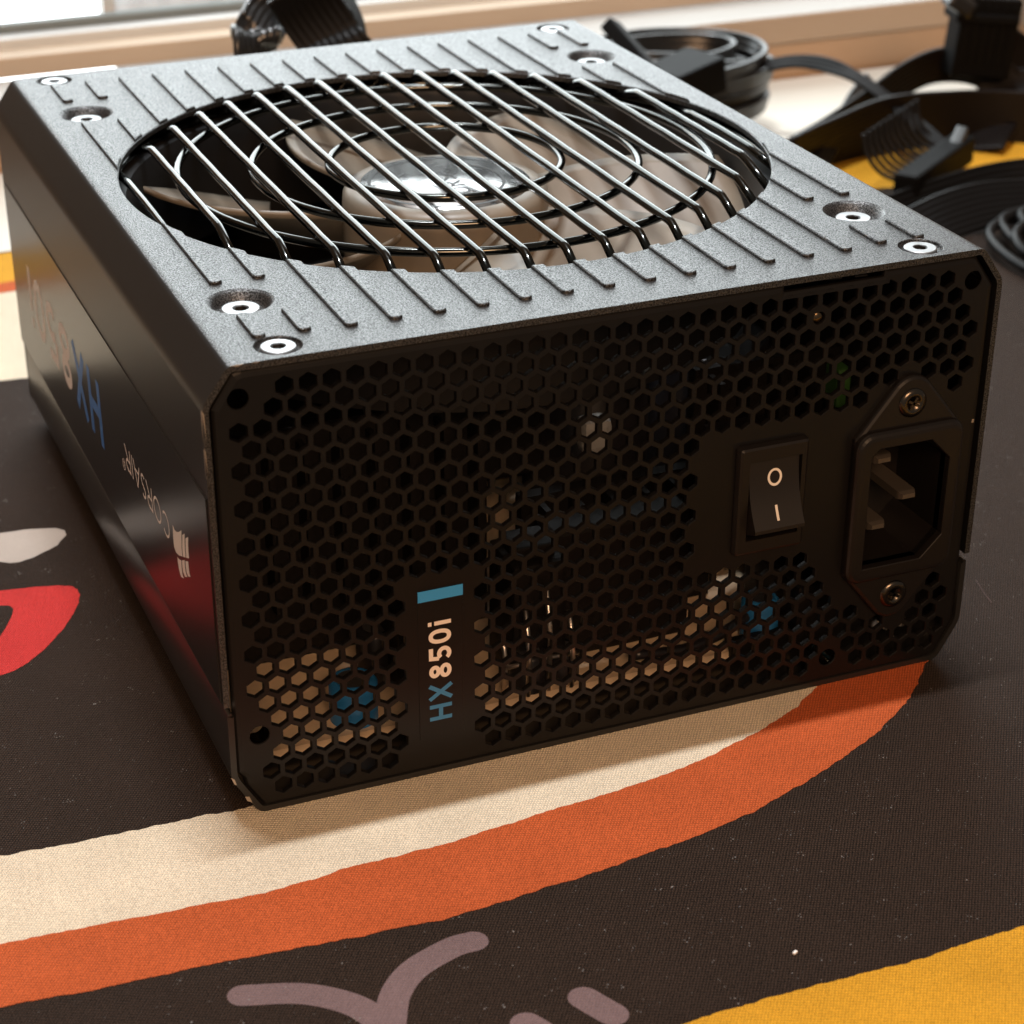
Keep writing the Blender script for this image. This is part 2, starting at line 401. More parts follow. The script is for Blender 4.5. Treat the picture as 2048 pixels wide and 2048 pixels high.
# pleated blind let down outside the glass, and the overcast sky behind everything
vs, fs = [], []; n = 120
for i in range(n + 1):
    x = 88 + (WX1 - 94) * i / n; y = 462 + 3.2 * math.sin(i * 0.9) + 2.2 * math.sin(i * 0.37 + 1)
    vs += [(x, y, -20), (x, y + 0.8 * math.sin(i), 62 + 1.2 * math.sin(i * 0.5))]
for i in range(n): fs.append((2 * i, 2 * i + 2, 2 * i + 3, 2 * i + 1))
o = MB().add(vs, fs, True).build('pleated_blind', 'blind')
tag(o, 'grey translucent pleated strip glowing behind the window glass', 'blind')
o = struct(MB().add([(-350, 800, -250), (900, 800, -250), (900, 800, 1300), (-350, 800, 1300)], [(0, 1, 2, 3)]).build('sky', 'sky'))

# ------------------------------------------------------------------ desk mat
MO = (190, 100, -3)
dm = thing('desk_mat', 'black cloth desk mat printed with cream, orange, yellow and red shapes', 'desk mat', MO)
def rrect(x0, x1, y0, y1, rr, n=6):
    pts = []
    for cx_, cy_, a in ((x1 - rr, y1 - rr, 0), (x0 + rr, y1 - rr, PI / 2), (x0 + rr, y0 + rr, PI), (x1 - rr, y0 + rr, 1.5 * PI)):
        pts += [(cx_ + rr * math.cos(a + PI / 2 * i / n), cy_ + rr * math.sin(a + PI / 2 * i / n)) for i in range(n + 1)]
    return pts
X0, X1, Y0, Y1 = -260, 640, -103, 309
MB().plate(rrect(X0, X1, Y0, Y1, 12), [], lambda u, v, n: (u, v, n), [(0, -0.6, 0), (-0.5, 0, 0), (-2.9, 0, 0)]).build('cloth', 'm_black', dm, MO)
def ink(name, pts, m, z, amp=0.30):
    return MB().poly(rough(pts, amp), z).build(name, m, dm, MO)
cream_lo = [(-44.6, -19.8), (-29.5, -20.8), (-12, -22.2), (-0.7, -22.9), (17.2, -21.4), (33.3, -21.3), (45.4, -20.1), (58.9, -18.6), (72.6, -17.4), (86.3, -14.7), (101, -10), (111.2, -5.1), (119.4, 0.5)]
orange_lo = [(-47.5, -35.5), (-27.6, -37), (-11.8, -37.8), (3.3, -39.3), (16.7, -40.3), (25.7, -40.9), (37.1, -40), (57.6, -38), (72.8, -35.9), (86.9, -33.1), (106, -26), (121.1, -18.7), (132.5, -10.7), (143.9, 0.2)]
cream_hi = [(-40.1, 4.3), (-33, 3.5), (-24.2, 3.3), (-12.5, 2.8), (-4.8, 2.7), (0.8, 2.0), (30, 4)]
ink('printed_band', [(-258, -10), (-120, -17)] + [(x_, y_ - 2.0) for x_, y_ in cream_lo] + [(126, 9), (130, 20), (122, 26), (60, 10)] + cream_hi[::-1] + [(-120, 9), (-258, 16)], 'm_cream', 0.05)
ink('printed_band', [(-258, -24), (-120, -31)] + orange_lo + [(150, 8), (153 - 6, 20), (132, 22), (128, 10)] + cream_lo[::-1] + [(-120, -15), (-258, -8)], 'm_orange', 0.09)
ink('printed_border', [(-258, -101), (638, -101), (638, -70), (300, -75), (112.1, -78), (100.1, -78.3), (89.6, -79.1), (75.6, -78.3), (60.5, -78.4), (49.3, -78.6), (0, -80), (-120, -84), (-258, -90)], 'm_yellow', 0.05)
ink('printed_band', [(-258, 222), (-100, 217), (-2, 211), (4.3, 210.3), (60, 207), (150, 204), (230, 209), (250, 240), (262, 270), (60, 277), (13.6, 274), (-2, 274), (-258, 284)], 'm_cream', 0.05)
ink('printed_band', [(-258, 283.5), (9, 273.7), (14, 274.2), (60, 276.5), (262, 268), (266, 274), (60, 284.5), (15, 282.3), (10, 281.7), (-258, 291)], 'm_orange', 0.09)
ink('printed_border', [(-258, 290.5), (10, 281.4), (15, 282), (60, 284), (268, 262), (300, 257), (350, 250), (638, 240), (638, 307), (-258, 307)], 'm_yellow', 0.07)
red = [at_z(u * .383, 980 + v * .383)[:2] for u, v in [(150, 510), (300, 500), (372, 503), (405, 520), (417, 548), (410, 590), (380, 650), (335, 720), (280, 780), (210, 850), (150, 900), (80, 942), (0, 970)]]
ink('printed_shape', red + [(-45, 62), (-62, 72), (-66, 90), (-50, 101), (-30, 100)], 'm_red', 0.05, 0.12)
hole = [at_z(u * .383, 980 + v * .383)[:2] for u, v in [(0, 605), (50, 605), (72, 622), (70, 640), (30, 720), (0, 765)]]
ink('printed_shape', hole + [(-36, 74), (-52, 80), (-52, 92), (-36, 96)], 'm_black', 0.09, 0.12)
grey = [at_z(u * .383, 980 + v * .383)[:2] for u, v in [(0, 225), (150, 205), (290, 200), (335, 212), (345, 235), (300, 290), (180, 350), (100, 378), (50, 382), (0, 375)]]
ink('printed_shape', grey + [(-40, 116), (-40, 124)], 'm_grey', 0.05, 0.12)
def pen(pts, w_, m, z):
    c = [Vector(p[:2]) for p in spline([(*p, 0) for p in pts], 8)]
    Lf, Rt = [], []
    for i, p in enumerate(c):
        t = (c[min(i + 1, len(c) - 1)] - c[max(i - 1, 0)]).normalized(); nn = Vector((-t.y, t.x)) * w_ / 2
        Lf.append(p + nn); Rt.append(p - nn)
    t = (c[-1] - c[-2]).normalized(); a = math.atan2(t.y, t.x)
    cap1 = [c[-1] + Vector((math.cos(a + PI / 2 - PI * k / 8), math.sin(a + PI / 2 - PI * k / 8))) * w_ / 2 for k in range(1, 8)]
    t = (c[0] - c[1]).normalized(); a = math.atan2(t.y, t.x)
    cap0 = [c[0] + Vector((math.cos(a + PI / 2 - PI * k / 8), math.sin(a + PI / 2 - PI * k / 8))) * w_ / 2 for k in range(1, 8)]
    pts2 = [(p.x, p.y) for p in Lf + cap1 + Rt[::-1] + cap0]
    return MB().poly(pts2, z).build('printed_stroke', m, dm, MO)
pen([(-11.5, -46.8), (-3.1, -49.7), (2.6, -54.0), (5.7, -58.7), (6.5, -64), (5.5, -72)], 5.0, 'm_mauve', 0.05)
pen([(27.0, -48.0), (23.1, -48.2), (15.7, -51.0), (10.8, -55.6), (7.6, -62)], 5.0, 'm_mauve', 0.085)
pen([(37.9, -67.4), (39.1, -70), (40.4, -72.6)], 5.2, 'm_mauve', 0.05)
pen([(27.2, -69.6), (28.5, -73.0), (28.0, -79)], 5.2, 'm_mauve', 0.05)

# ------------------------------------------------------------------ the power supply
W_, H_, D_ = 150.0, 86.0, 180.0
PO = (75, 90, 0)
ps = thing('power_supply', 'black desktop power supply with honeycomb rear panel and round fan grill on top', 'power supply', PO)
def part(mb, name, m, parent=None, loc=(0, 0, 0)): return mb.build(name, m, parent or ps, PO, loc)

FC = (75.0, 87.0); FR = 65.7
DIMP = [(14.4, 26.2), (134.3, 26.6), (14.4, 146.6), (134.9, 146.8)]
CORN = [(14.6, 4.9), (135.2, 5.0), (13.4, 175.4), (137.0, 174.4)]
# top cover: plate with openings, bent sides, screw dimples
tcv = MB()
tcv.plate([(6.2, -0.3), (143.8, -0.3), (143.8, D_), (6.2, D_)],
          [circle(*FC, FR, 128)] + [circle(x, y, 5.7, 32) for x, y in DIMP] + [circle(x, y, 3.9, 28) for x, y in CORN],
          lambda u, v, n: (u, v, H_ + n), [(0, 0, 0.22), (-0.22, 0, 0), (-1.2, 0, 0)])
for x, y in DIMP:
    tcv.lathe((x, y, H_), [(5.95, -0.02), (5.7, -0.12), (5.2, -0.5), (4.6, -1.6), (4.2, -2.0), (3.6, -2.15), (0.4, -2.15)], 32)
for x, y in CORN:
    tcv.lathe((x, y, H_), [(3.95, -0.1), (3.85, -0.75), (0.4, -0.8)], 28)
def bent(profile, thick, y0, y1, mb):
    n = len(profile); nrm = []
    for i in range(n):
        a, b2 = Vector(profile[max(i - 1, 0)]), Vector(profile[min(i + 1, n - 1)]); t = (b2 - a).normalized(); nrm.append(Vector((-t.y, t.x)))
    inn = [Vector(p) - q * thick for p, q in zip(profile, nrm)]
    vs = []
    for y in (y0, y1):
        vs += [(p[0], y, p[1]) for p in profile] + [(p.x, y, p.y) for p in inn]
    fs = []
    for i in range(n - 1):
        fs += [(i, i + 1, 2 * n + i + 1, 2 * n + i), (n + i + 1, n + i, 3 * n + i, 3 * n + i + 1)]
    mb.add(vs, fs, True)
    vs2 = [v_ for v_ in vs]
    fs2 = []
    for i in range(n - 1): fs2 += [(i + 1, i, n + i, n + i + 1), (2 * n + i, 2 * n + i + 1, 3 * n + i + 1, 3 * n + i)]
    fs2 += [(0, 2 * n, 3 * n, n), (n - 1, 2 * n - 1, 4 * n - 1, 3 * n - 1)]
    mb.add(vs2, fs2, False)
def arc2(p0, p1, p2, rr, n=4):
    a, b2, c = Vector(p0), Vector(p1), Vector(p2); u = (a - b2).normalized(); v = (c - b2).normalized()
    A = b2 + u * rr; B = b2 + v * rr
    return [tuple((1 - t) ** 2 * A + 2 * t * (1 - t) * b2 + t * t * B) for t in [i / n for i in range(n + 1)]]
k_ = Vector((4.7, 6.5)).normalized()
half = [(0, 23.1), (0, 60), (0, 77.6)] + arc2((0, 23), (0, 79.5), (4.7, 86), 1.3) + [(2.0 * k_.x, 79.5 + 2.0 * k_.y), (4.7 - 1.9 * k_.x, 86 - 1.9 * k_.y)] + arc2((0, 79.5), (4.7, 86), (20, 86), 1.1) + [(6.2, 86)]
bent(half, 1.1, -0.3, D_, tcv)
bent([(150 - p[0], p[1]) for p in half][::-1], 1.1, -0.3, D_, tcv)
o = part(tcv, 'top_cover', 'powder'); o.data.materials.append(M['shell'])
for p_ in o.data.polygons:
    if abs(p_.normal.x) > 0.5 and abs(p_.center.x) > 0.068: p_.material_index = 1
# raised ribs beside the fan opening
def rib(xc, y0, y1, e0, e1):
    """e0, e1: 'r' rounded end or 'c' cut by the fan opening"""
    hw = 1.2; loop = []
    def cut(x, front): s_ = math.sqrt(max(0, (FR + 0.1) ** 2 - (x - FC[0]) ** 2)); return FC[1] - s_ if front else FC[1] + s_
    if e0 == 'r':
        rr = 0.95
        loop += [(xc - hw + rr - rr * math.cos(a), y0 + rr - rr * math.sin(a)) for a in [PI / 2 * i / 4 for i in range(5)]]
        loop += [(xc + hw - rr + rr * math.sin(a), y0 + rr - rr * math.cos(a)) for a in [PI / 2 * i / 4 for i in range(5)]]
    else:
        loop += [(xc - hw + 2 * hw * i / 4, cut(xc - hw + 2 * hw * i / 4, False)) for i in range(5)]
    if e1 == 'r':
        rr = 0.95
        loop += [(xc + hw - rr + rr * math.cos(a), y1 - rr + rr * math.sin(a)) for a in [PI / 2 * i / 4 for i in range(5)]]
        loop += [(xc - hw + rr - rr * math.sin(a), y1 - rr + rr * math.cos(a)) for a in [PI / 2 * i / 4 for i in range(5)]]
    else:
        loop += [(xc + hw - 2 * hw * i / 4, cut(xc + hw - 2 * hw * i / 4, True)) for i in range(5)]
    mb = MB().plate(loop, [], lambda u, v, n: (u, v, H_ + n), [(0.60, -0.22, 0), (0.42, -0.05, 0), (-0.15, 0, 0)])
    part(mb, 'rib', 'powder')
for k in range(17):
    xc = 75.15 + (k - 8) * 7.8
    if k in (0, 1, 15, 16):
        rib(xc, 8.7, 19.6, 'r', 'r'); rib(xc, 156.2, 171.2, 'r', 'r')
        rib(xc, 35.0, 0, 'r', 'c'); rib(xc, 0, 139.2, 'c', 'r')
    else:
        rib(xc, 7.7, 0, 'r', 'c'); rib(xc, 0, 171.6, 'c', 'r')
# screws in the cover
def screw_mesh(rh, rs, rim):
    mb = MB()
    mb.lathe((0, 0, 0), [(rh, -0.9), (rh, -0.12), (rh - 0.15, 0), (rs + 0.12, 0), (rs, -0.12)], 32, False)
    hexa = [(rs * math.cos(2 * PI * i / 6), rs * math.sin(2 * PI * i / 6)) for i in range(6)]
    return mb.mesh('screw')
sm1, sm2 = screw_mesh(2.95, 1.25, 0), screw_mesh(3.3, 1.35, 0)
for me_ in (sm1, sm2): me_.materials.append(M['screw'])
sockm = MB().lathe((0, 0, 0), [(1.4, -0.02), (1.15, -0.15), (1.05, -1.0), (0.0, -1.1)], 6, False).mesh('socket'); sockm.materials.append(M['socket'])
for x, y in CORN:
    s_ = link('cover_screw', sm1, None, ps, (x - PO[0], y - PO[1], H_ - 0.10)); link('hex_socket', sockm, None, s_)
for x, y in DIMP:
    s_ = link('fan_screw', sm2, None, ps, (x - PO[0], y - PO[1], H_ - 1.25)); link('hex_socket', sockm, None, s_)

# fan grill
ZW, ZR = 87.0, 85.4
gr = MB().tube([(FC[0] + 67.5 * math.cos(a), FC[1] + 67.5 * math.sin(a), 82.6) for a in [2 * PI * i / 96 for i in range(96)]], 0.85, 8, True)
grill = part(gr, 'fan_grill', 'wire')
for rr in (54.0, 39.2, 23.6):
    part(MB().tube([(FC[0] + rr * math.cos(a), FC[1] + rr * math.sin(a), ZR) for a in [2 * PI * i / 96 for i in range(96)]], 0.85, 10, True), 'ring', 'wire', grill)
for k in range(17):
    xc = 75.15 + (k - 8) * 7.8; dx = xc - FC[0]
    yo = math.sqrt(67.6 ** 2 - dx * dx)
    if abs(dx) < 59:
        yb = math.sqrt(60.2 ** 2 - dx * dx); ex = (yo - yb)
        path = []
        for s_ in (-1, 1):
            seg = [(xc, FC[1] + s_ * yo, 82.4), (xc, FC[1] + s_ * (yb + ex * 0.16), 86.2), (xc, FC[1] + s_ * (yb - 0.1), 86.85), (xc, FC[1] + s_ * (yb - 1.2), ZW)]
            path.append(seg)
        mid = [(xc, FC[1] - yb + 1.2 + (2 * yb - 2.4) * i / 14, ZW + 0.05 * math.sin(i * 2.1 + k)) for i in range(1, 14)]
        pts = path[0] + mid + path[1][::-1]
    else:
        pts = [(xc, FC[1] - yo, 83.2), (xc, FC[1] - yo * 0.5, 84.4), (xc, FC[1], 84.6), (xc, FC[1] + yo * 0.5, 84.4), (xc, FC[1] + yo, 83.2)]
    part(MB().tube(pts, 0.85, 10), 'wire', 'wire', grill)

# fan
fm = MB()
fm.plate([(8, 20), (142, 20), (142, 154), (8, 154)], [circle(*FC, 64.5, 96)], lambda u, v, n: (u, v, 81.6 + n), [(0, 0, 0), (-2.0, 0, 0)])
fm.lathe((*FC, 0), [(64.5, 81.6), (63.6, 78.0), (63.4, 58)], 96)
fan = part(fm, 'fan_frame', 'fan_dark')
part(MB().lathe((*FC, 0), [(0.01, 80.9), (17.9, 80.9), (18.6, 80.75), (20.2, 80.3), (21.0, 79.2), (21.2, 77.5), (21.2, 62)], 64), 'hub', 'blade', fan)
st = part(MB().lathe((*FC, 0), [(0.01, 81.0), (17.4, 81.0), (17.5, 80.8)], 64), 'hub_label', 'foil', fan)
NB = 7
for b_ in range(NB):
    vs, fs = [], []; nr, nt_ = 12, 14
    for side in (0, 1):
        for i in range(nr + 1):
            rr = 20.5 + (62.6 - 20.5) * i / nr; q = i / nr
            sweep = -0.34 * q * q + 0.10 * q
            span = 2 * PI / NB * (0.98 - 0.10 * q)
            for j in range(nt_ + 1):
                t = j / nt_; a = 0.35 + 2 * PI * b_ / NB + sweep + span * t
                z = 61.0 + 18.0 * (t ** 1.15) * (0.88 + 0.12 * q) + 1.0 * math.sin(PI * t) - side * 1.3
                vs.append((FC[0] + rr * math.cos(a), FC[1] + rr * math.sin(a), z))
    n1 = (nr + 1) * (nt_ + 1); g = lambda s_, i, j: s_ * n1 + i * (nt_ + 1) + j
    for i in range(nr):
        for j in range(nt_):
            fs.append((g(0, i, j), g(0, i + 1, j), g(0, i + 1, j + 1), g(0, i, j + 1)))
            fs.append((g(1, i, j), g(1, i, j + 1), g(1, i + 1, j + 1), g(1, i + 1, j)))
    for i in range(nr):
        fs.append((g(0, i, nt_), g(0, i + 1, nt_), g(1, i + 1, nt_), g(1, i, nt_))); fs.append((g(0, i + 1, 0), g(0, i, 0), g(1, i, 0), g(1, i + 1, 0)))
    for j in range(nt_):
        fs.append((g(0, nr, j), g(1, nr, j), g(1, nr, j + 1), g(0, nr, j + 1)))
    part(MB().add(vs, fs, True), 'blade', 'blade', fan)

# lower case
lc = MB()
prof = [(1.2, 21.9), (0.75, 21.75), (0.5, 21.3)] + arc2((0.45, 21), (0.45, 8.2), (5.1, 0.1), 1.5) + arc2((0.45, 8.2), (5.1, 0.1), (30, 0.1), 1.5) + [(75, 0.1)]
full = prof + [(150 - p[0], p[1]) for p in prof[::-1][1:]]
bent(full[::-1], 1.1, -0.3, D_, lc)
part(lc, 'lower_case', 'sticker_low')
ow = [(4.7, 85.9), (0.3, 79.5), (0.3, 8.2), (5.1, 0.4), (144.9, 0.4), (149.7, 8.2), (149.7, 79.5), (145.3, 85.9)]
part(MB().plate(ow[::-1], [], lambda u, v, n: (150 - u, D_ - n * -1, v), [(0, -0.1, 0), (-1.2, -0.1, 0)]), 'cable_side_panel', 'shell')

# honeycomb rear panel
PX, RP = 4.015, 3.466
flange_poly = [(128.6, 63.0), (130.2, 65.2), (132.5, 65.9), (134.8, 65.2), (136.4, 63.0), (144.6, 54.2), (145.2, 22.5), (136.6, 13.8), (134.8, 11.7), (132.5, 11.0), (130.2, 11.7), (128.4, 13.8), (119.8, 22.5), (120.4, 54.2)]
def inside(x, y, poly):
    c = False; n = len(poly)
    for i in range(n):
        x1, y1 = poly[i]; x2, y2 = poly[i - 1]
        if (y1 > y) != (y2 > y) and x < (x2 - x1) * (y - y1) / (y2 - y1) + x1: c = not c
    return c
def has_hole(r_, x, z):
    if x > 145.2: return False
    if r_ == 0 and not 13 < x < 139: return False
    if r_ == 1 and not 11 < x < 141.5: return False
    if r_ == 2 and x > 143.2: return False
    if math.hypot(x - 6, z - 16) < 4.5 or (r_ == 20 and x < 7) or (r_ == 22 and x < 8.5): return False
    if math.hypot(x - 120, z - 6) < 4.0: return False
    if r_ == 1 and abs(x - 112.3) < 1: return False
    if r_ == 22 and x > 143.5: return False
    if 33.4 < x < 46.9 and z < 40.5: return False
    if 31.0 < z < 58.8 and x > 89.3: return False
    if inside(x, z, flange_poly): return False
    if 17 < z <= 31 and 100 < x < 123 and x > 114.5 + (25.5 - z) * 0.6: return False
    return True
holes = []
HR = 1.71
for r_ in range(23):
    z = 80.93 - RP * r_; x = (5.88 if r_ % 2 == 0 else 7.87)
    while x < 146:
        if has_hole(r_, x, z): holes.append([(x + HR * math.sin(2 * PI * i / 6), z + HR * math.cos(2 * PI * i / 6)) for i in range(6)][::-1])
        x += PX
MH = [(6.1, 79.9), (143.9, 80.0), (6.1, 16.0), (120.0, 6.0)]
holes += [circle(x, z, 1.75, 20) for x, z in MH] + [circle(112.3, 77.5, 1.15, 14)]
sw = [(98.2, 35.0), (110.8, 35.0), (110.8, 53.0), (98.2, 53.0)]
inl = [(123.5, 24.5), (141.5, 24.5), (141.5, 52.2), (123.5, 52.2)]
holes += [sw, inl]
out = [(6.5, 0.35), (143.5, 0.35)] + [(145.2, 1.7), (148.2, 7.6), (148.4, 9)] + [(148.4, 78.6), (144.4, 84.3), (143.2, 84.7), (125.2, 84.7), (125.0, 83.35), (105.2, 83.35), (105.0, 84.7), (6.8, 84.7), (5.4, 84.3), (1.6, 78.6), (1.6, 9), (2.8, 7.6), (3.0, 6.2)]
pm = MB().plate(out, holes, lambda u, v, n: (u, -n, v), [(0, -1.25, 0.13), (-0.16, -0.55, 0.03), (-0.5, -0.12, 0), (-1.1, 0, 0)])
panel = part(pm, 'rear_panel', 'panel')
for x, z in MH:
    b_ = MB().lathe((x, 0, z), [(1.76, 0.3), (1.68, 0.6), (1.6, 0.85), (1.68, 1.1), (1.6, 1.35), (1.68, 1.6), (1.6, 1.85), (1.68, 2.1), (1.6, 3.6)], 24, axis='y')
    part(b_, 'threaded_hole', 'brass', panel)
part(MB().lathe((112.3, 0, 77.5), [(1.1, 0.6), (0.7, 0.3), (0.01, 0.25)], 12, axis='y'), 'rivet', 'brass', panel)
for x, z, sx, sz, a in [(115.5, 84.0, 3.2, 0.45, 0.08), (121, 83.7, 2.6, 0.35, 0.05)]:
    part(MB().box((x, 1.6, z), (sx, 0.6, sz), Matrix.Rotation(a, 3, 'Y'), 0.1), 'clip', 'shell', panel)

# name plate on the rear panel
f3 = lambda u, v, n: (u, -n, v)
npl = part(MB().plate([(35.7, 7.7), (44.35, 7.7), (44.35, 38.4), (35.7, 38.4)], [], f3, [(0.10, -0.08, 0), (-0.05, 0, 0)]), 'name_plate', 'panel')
part(MB().plate([(35.8, 36.15), (44.25, 36.15), (44.25, 38.3), (35.8, 38.3)], [], f3, [(0.22, -0.03, 0), (0.1, 0, 0)]), 'blue_bar', 'bar_blue', npl)
def ell(cx_, cy_, rx, ry, n=28, a0=0, a1=2 * PI, p=2.0):
    full_ = abs(a1 - a0 - 2 * PI) < 1e-6; k = n if full_ else n + 1; out_ = []
    for i in range(k):
        a = a0 + (a1 - a0) * i / n; ca, sa = math.cos(a), math.sin(a)
        out_.append((cx_ + rx * math.copysign(abs(ca) ** (2 / p), ca), cy_ + ry * math.copysign(abs(sa) ** (2 / p), sa)))
    return out_
def glyph(ch, t):
    """centre lines in a box of cap height 1; returns (lines, advance); t = half stroke"""
    L, R_ = t, 0.70 - t
    if ch == 'H': return [([(L, 0), (L, 1)], 0), ([(R_ + .04, 0), (R_ + .04, 1)], 0), ([(L, .5), (R_ + .04, .5)], 0)], 0.90
    if ch == 'X': return [([(0.05, 0), (0.67, 1)], 0), ([(0.67, 0), (0.05, 1)], 0)], 0.84
    if ch == '8': return [(ell(.33, .27, .33 - t, .27 - t), 1), (ell(.33, .745, .29 - t, .255 - t), 1)], 0.76
    if ch == '5': return [([(.60, 1 - t), (.14, 1 - t), (.10, .55)], 0), (ell(.31, .32, .33 - t, .32 - t, 22, -2.55, 2.35), 0)], 0.74
    if ch == '0': return [(ell(.33, .5, .33 - t, .5 - t, 30, p=2.3), 1)], 0.77
    if ch == 'i': return [([(t + .02, 0), (t + .02, .74)], 0), ([(t + .02, .86), (t + .02, 1.02)], 0)], 0.36
    if ch == 'C': return [(ell(.45, .5, .45 - t, .5 - t, 26, 0.75, 2 * PI - 0.75), 0)], 0.98
    if ch == 'O': return [(ell(.48, .5, .48 - t, .5 - t, 30), 1)], 1.08
    if ch == 'R': return [([(L, 0), (L, 1)], 0), ([(L, 1 - t), (.38, 1 - t)] + ell(.38, .74, .24, .26 - t, 10, PI / 2, -PI / 2) + [(L, .48 + t)], 0), ([(.32, .48), (.70, 0)], 0)], 0.82
    if ch == 'S': return [(ell(.28, .745, .26 - t, .255 - t, 12, 0.6, 1.5 * PI) + ell(.30, .265, .28 - t, .265 - t, 12, PI / 2, -PI * 0.80), 0)], 0.70
    if ch == 'A': return [([(0.02, 0), (.42, 1)], 0), ([(.42, 1), (.82, 0)], 0), ([(.18, .34), (.66, .34)], 0)], 0.94
    if ch == 'I': return [([(t + .04, 0), (t + .04, 1)], 0)], 0.30
    return [], 0.35
def word(txt, h, width_scale, stroke, track, to3):
    """returns an MB with the word drawn from u = 0 along u, cap height h along v"""
    mb = MB(); u0 = 0.0
    for ch in txt:
        L, adv = glyph(ch, stroke / 2 / h)
        mb.strokes([([((u0 + p[0] * width_scale) * h, p[1] * h) for p in pts], cl) for pts, cl in L], stroke, to3, 0.010)
        u0 += adv * width_scale + track
    return mb, u0 * h
UP = lambda z0: (lambda u, v, n: (41.95 - v, -0.115 - n, z0 + u))
mb, wdt = word('HX', 4.25, 1.08, 0.80, 0.04, UP(11.2)); part(mb, 'lettering', 'hx_blue', npl)
mb, wdt = word('850i', 4.25, 1.06, 0.80, 0.05, UP(20.0)); part(mb, 'lettering', 'ink_cream', npl)

hub3 = lambda u, v, n: (FC[0] + 3 - v, FC[1] - 13 + u, 81.02 + n)
mb, _w = word('CORSAIR', 4.2, 1.05, 0.62, 0.05, hub3); part(mb, 'lettering', 'socket', fan)
part(MB().strokes([(ell(FC[0], FC[1], 15.6, 15.6, 64), 1), (ell(FC[0], FC[1], 10.2, 10.2, 48, 2.2, 4.1), 0), (ell(FC[0], FC[1], 12.0, 12.0, 48, -0.9, 0.9), 0)], 0.7, lambda u, v, n: (u, v, 81.02 + n)), 'printed_ring', 'socket', fan)
# power switch
bz = MB()
bz.plate(rrect(97.1, 111.6, 33.2, 55.3, 0.9, 3), [[(99.3, 36.3), (110.0, 36.3), (110.0, 52.2), (99.3, 52.2)]], f3, [(1.7, -0.75, 0), (1.45, -0.3, 0), (0.6, 0, 0), (-0.5, 0, 0)])
bz.box((104.6, 8.5, 44.2), (12.4, 13, 17.6))
swt = part(bz, 'power_switch', 'plastic')
RZ = [(52.0, -0.95), (49.5, -1.1), (47.3, -1.4), (45.2, -1.9), (43.2, -2.65), (41.3, -3.6), (39.6, -4.6), (38.9, -4.6), (37.0, -0.2), (36.8, 1.0)]
vs = [(x, y, z) for x in (99.55, 109.75) for z, y in RZ] + [(x, 2.0, z) for x in (99.55, 109.75) for z, y in RZ]
n = len(RZ); fs = [(i + 1, i, n + i, n + i + 1) for i in range(n - 1)]
fs += [(i, i + 1, 2 * n + i + 1, 2 * n + i) for i in range(n - 1)] + [(n + i + 1, n + i, 3 * n + i, 3 * n + i + 1) for i in range(n - 1)]
part(MB().add(vs, fs[:6], True).add(vs, fs[6:]), 'rocker', 'plastic_gloss', swt)
zr = [p[0] for p in RZ[:7]][::-1]; yr = [p[1] for p in RZ[:7]][::-1]
on_rocker = lambda u, v, n: (u, float(np.interp(v, zr, yr)) - 0.03 - n, v)
part(MB().strokes([(ell(104.75, 48.4, 1.25, 1.45, 32), 1)], 0.46, on_rocker), 'off_mark', 'mark', swt)
part(MB().strokes([([(104.62, 43.35), (104.62, 42.7), (104.62, 42.1), (104.62, 41.5), (104.62, 40.75)], 0)], 0.50, on_rocker), 'on_mark', 'mark', swt)

# mains inlet
im = MB()
def mirror_round(poly, rr):
    out_ = []
    for i in range(len(poly)): out_ += arc2(poly[i - 1], poly[i], poly[(i + 1) % len(poly)], rr, 3)
    return out_
fl = [(132.5 - 4.2, 62.0)] + [(132.5 + 4.4 * math.cos(a), 58.6 + 4.6 * math.sin(a)) for a in [PI - 0.75 - (PI - 1.5) * i / 10 for i in range(11)]] + [(136.7, 62.0)]
fl = [(132.5 + 4.9 * math.cos(a), 58.5 + 5.2 * math.sin(a)) for a in [0.62 + (PI - 1.24) * i / 12 for i in range(13)]]
fl += [(121.3, 52.6), (121.3, 24.2)] + [(132.5 + 4.9 * math.cos(a), 18.3 + 5.2 * math.sin(a)) for a in [PI + 0.62 + (PI - 1.24) * i / 12 for i in range(13)]] + [(143.7, 24.2), (143.7, 52.6)]
op = [(124.1, 27.0), (136.6, 26.2), (141.2, 30.6), (141.2, 46.6), (136.6, 51.0), (125.3, 51.0), (124.1, 49.8)]
op = [(124.1, 26.0), (136.7, 26.0), (141.0, 30.4), (141.0, 46.4), (136.7, 50.8), (125.6, 50.8), (124.1, 49.3)]
im.plate(fl, [op], f3, [(1.5, -0.7, 0), (1.25, -0.2, 0), (0.9, 0, 0), (0.02, 0, 0)])
im.plate(rrect(121.0, 144.0, 22.6, 54.0, 3.2, 6), [op], f3, [(3.0, -1.5, 0.2), (2.92, -0.9, 0.05), (2.65, -0.4, 0), (2.2, -0.08, 0), (1.7, 0, 0), (1.2, 0, 0)])
n = len(op)
im.add([(p[0], -1.2, p[1]) for p in op] + [(p[0], 14, p[1]) for p in op], [(i, (i + 1) % n, n + (i + 1) % n, n + i) for i in range(n)] + [tuple(range(n, 2 * n))])
inlet = part(im, 'power_inlet', 'plastic')
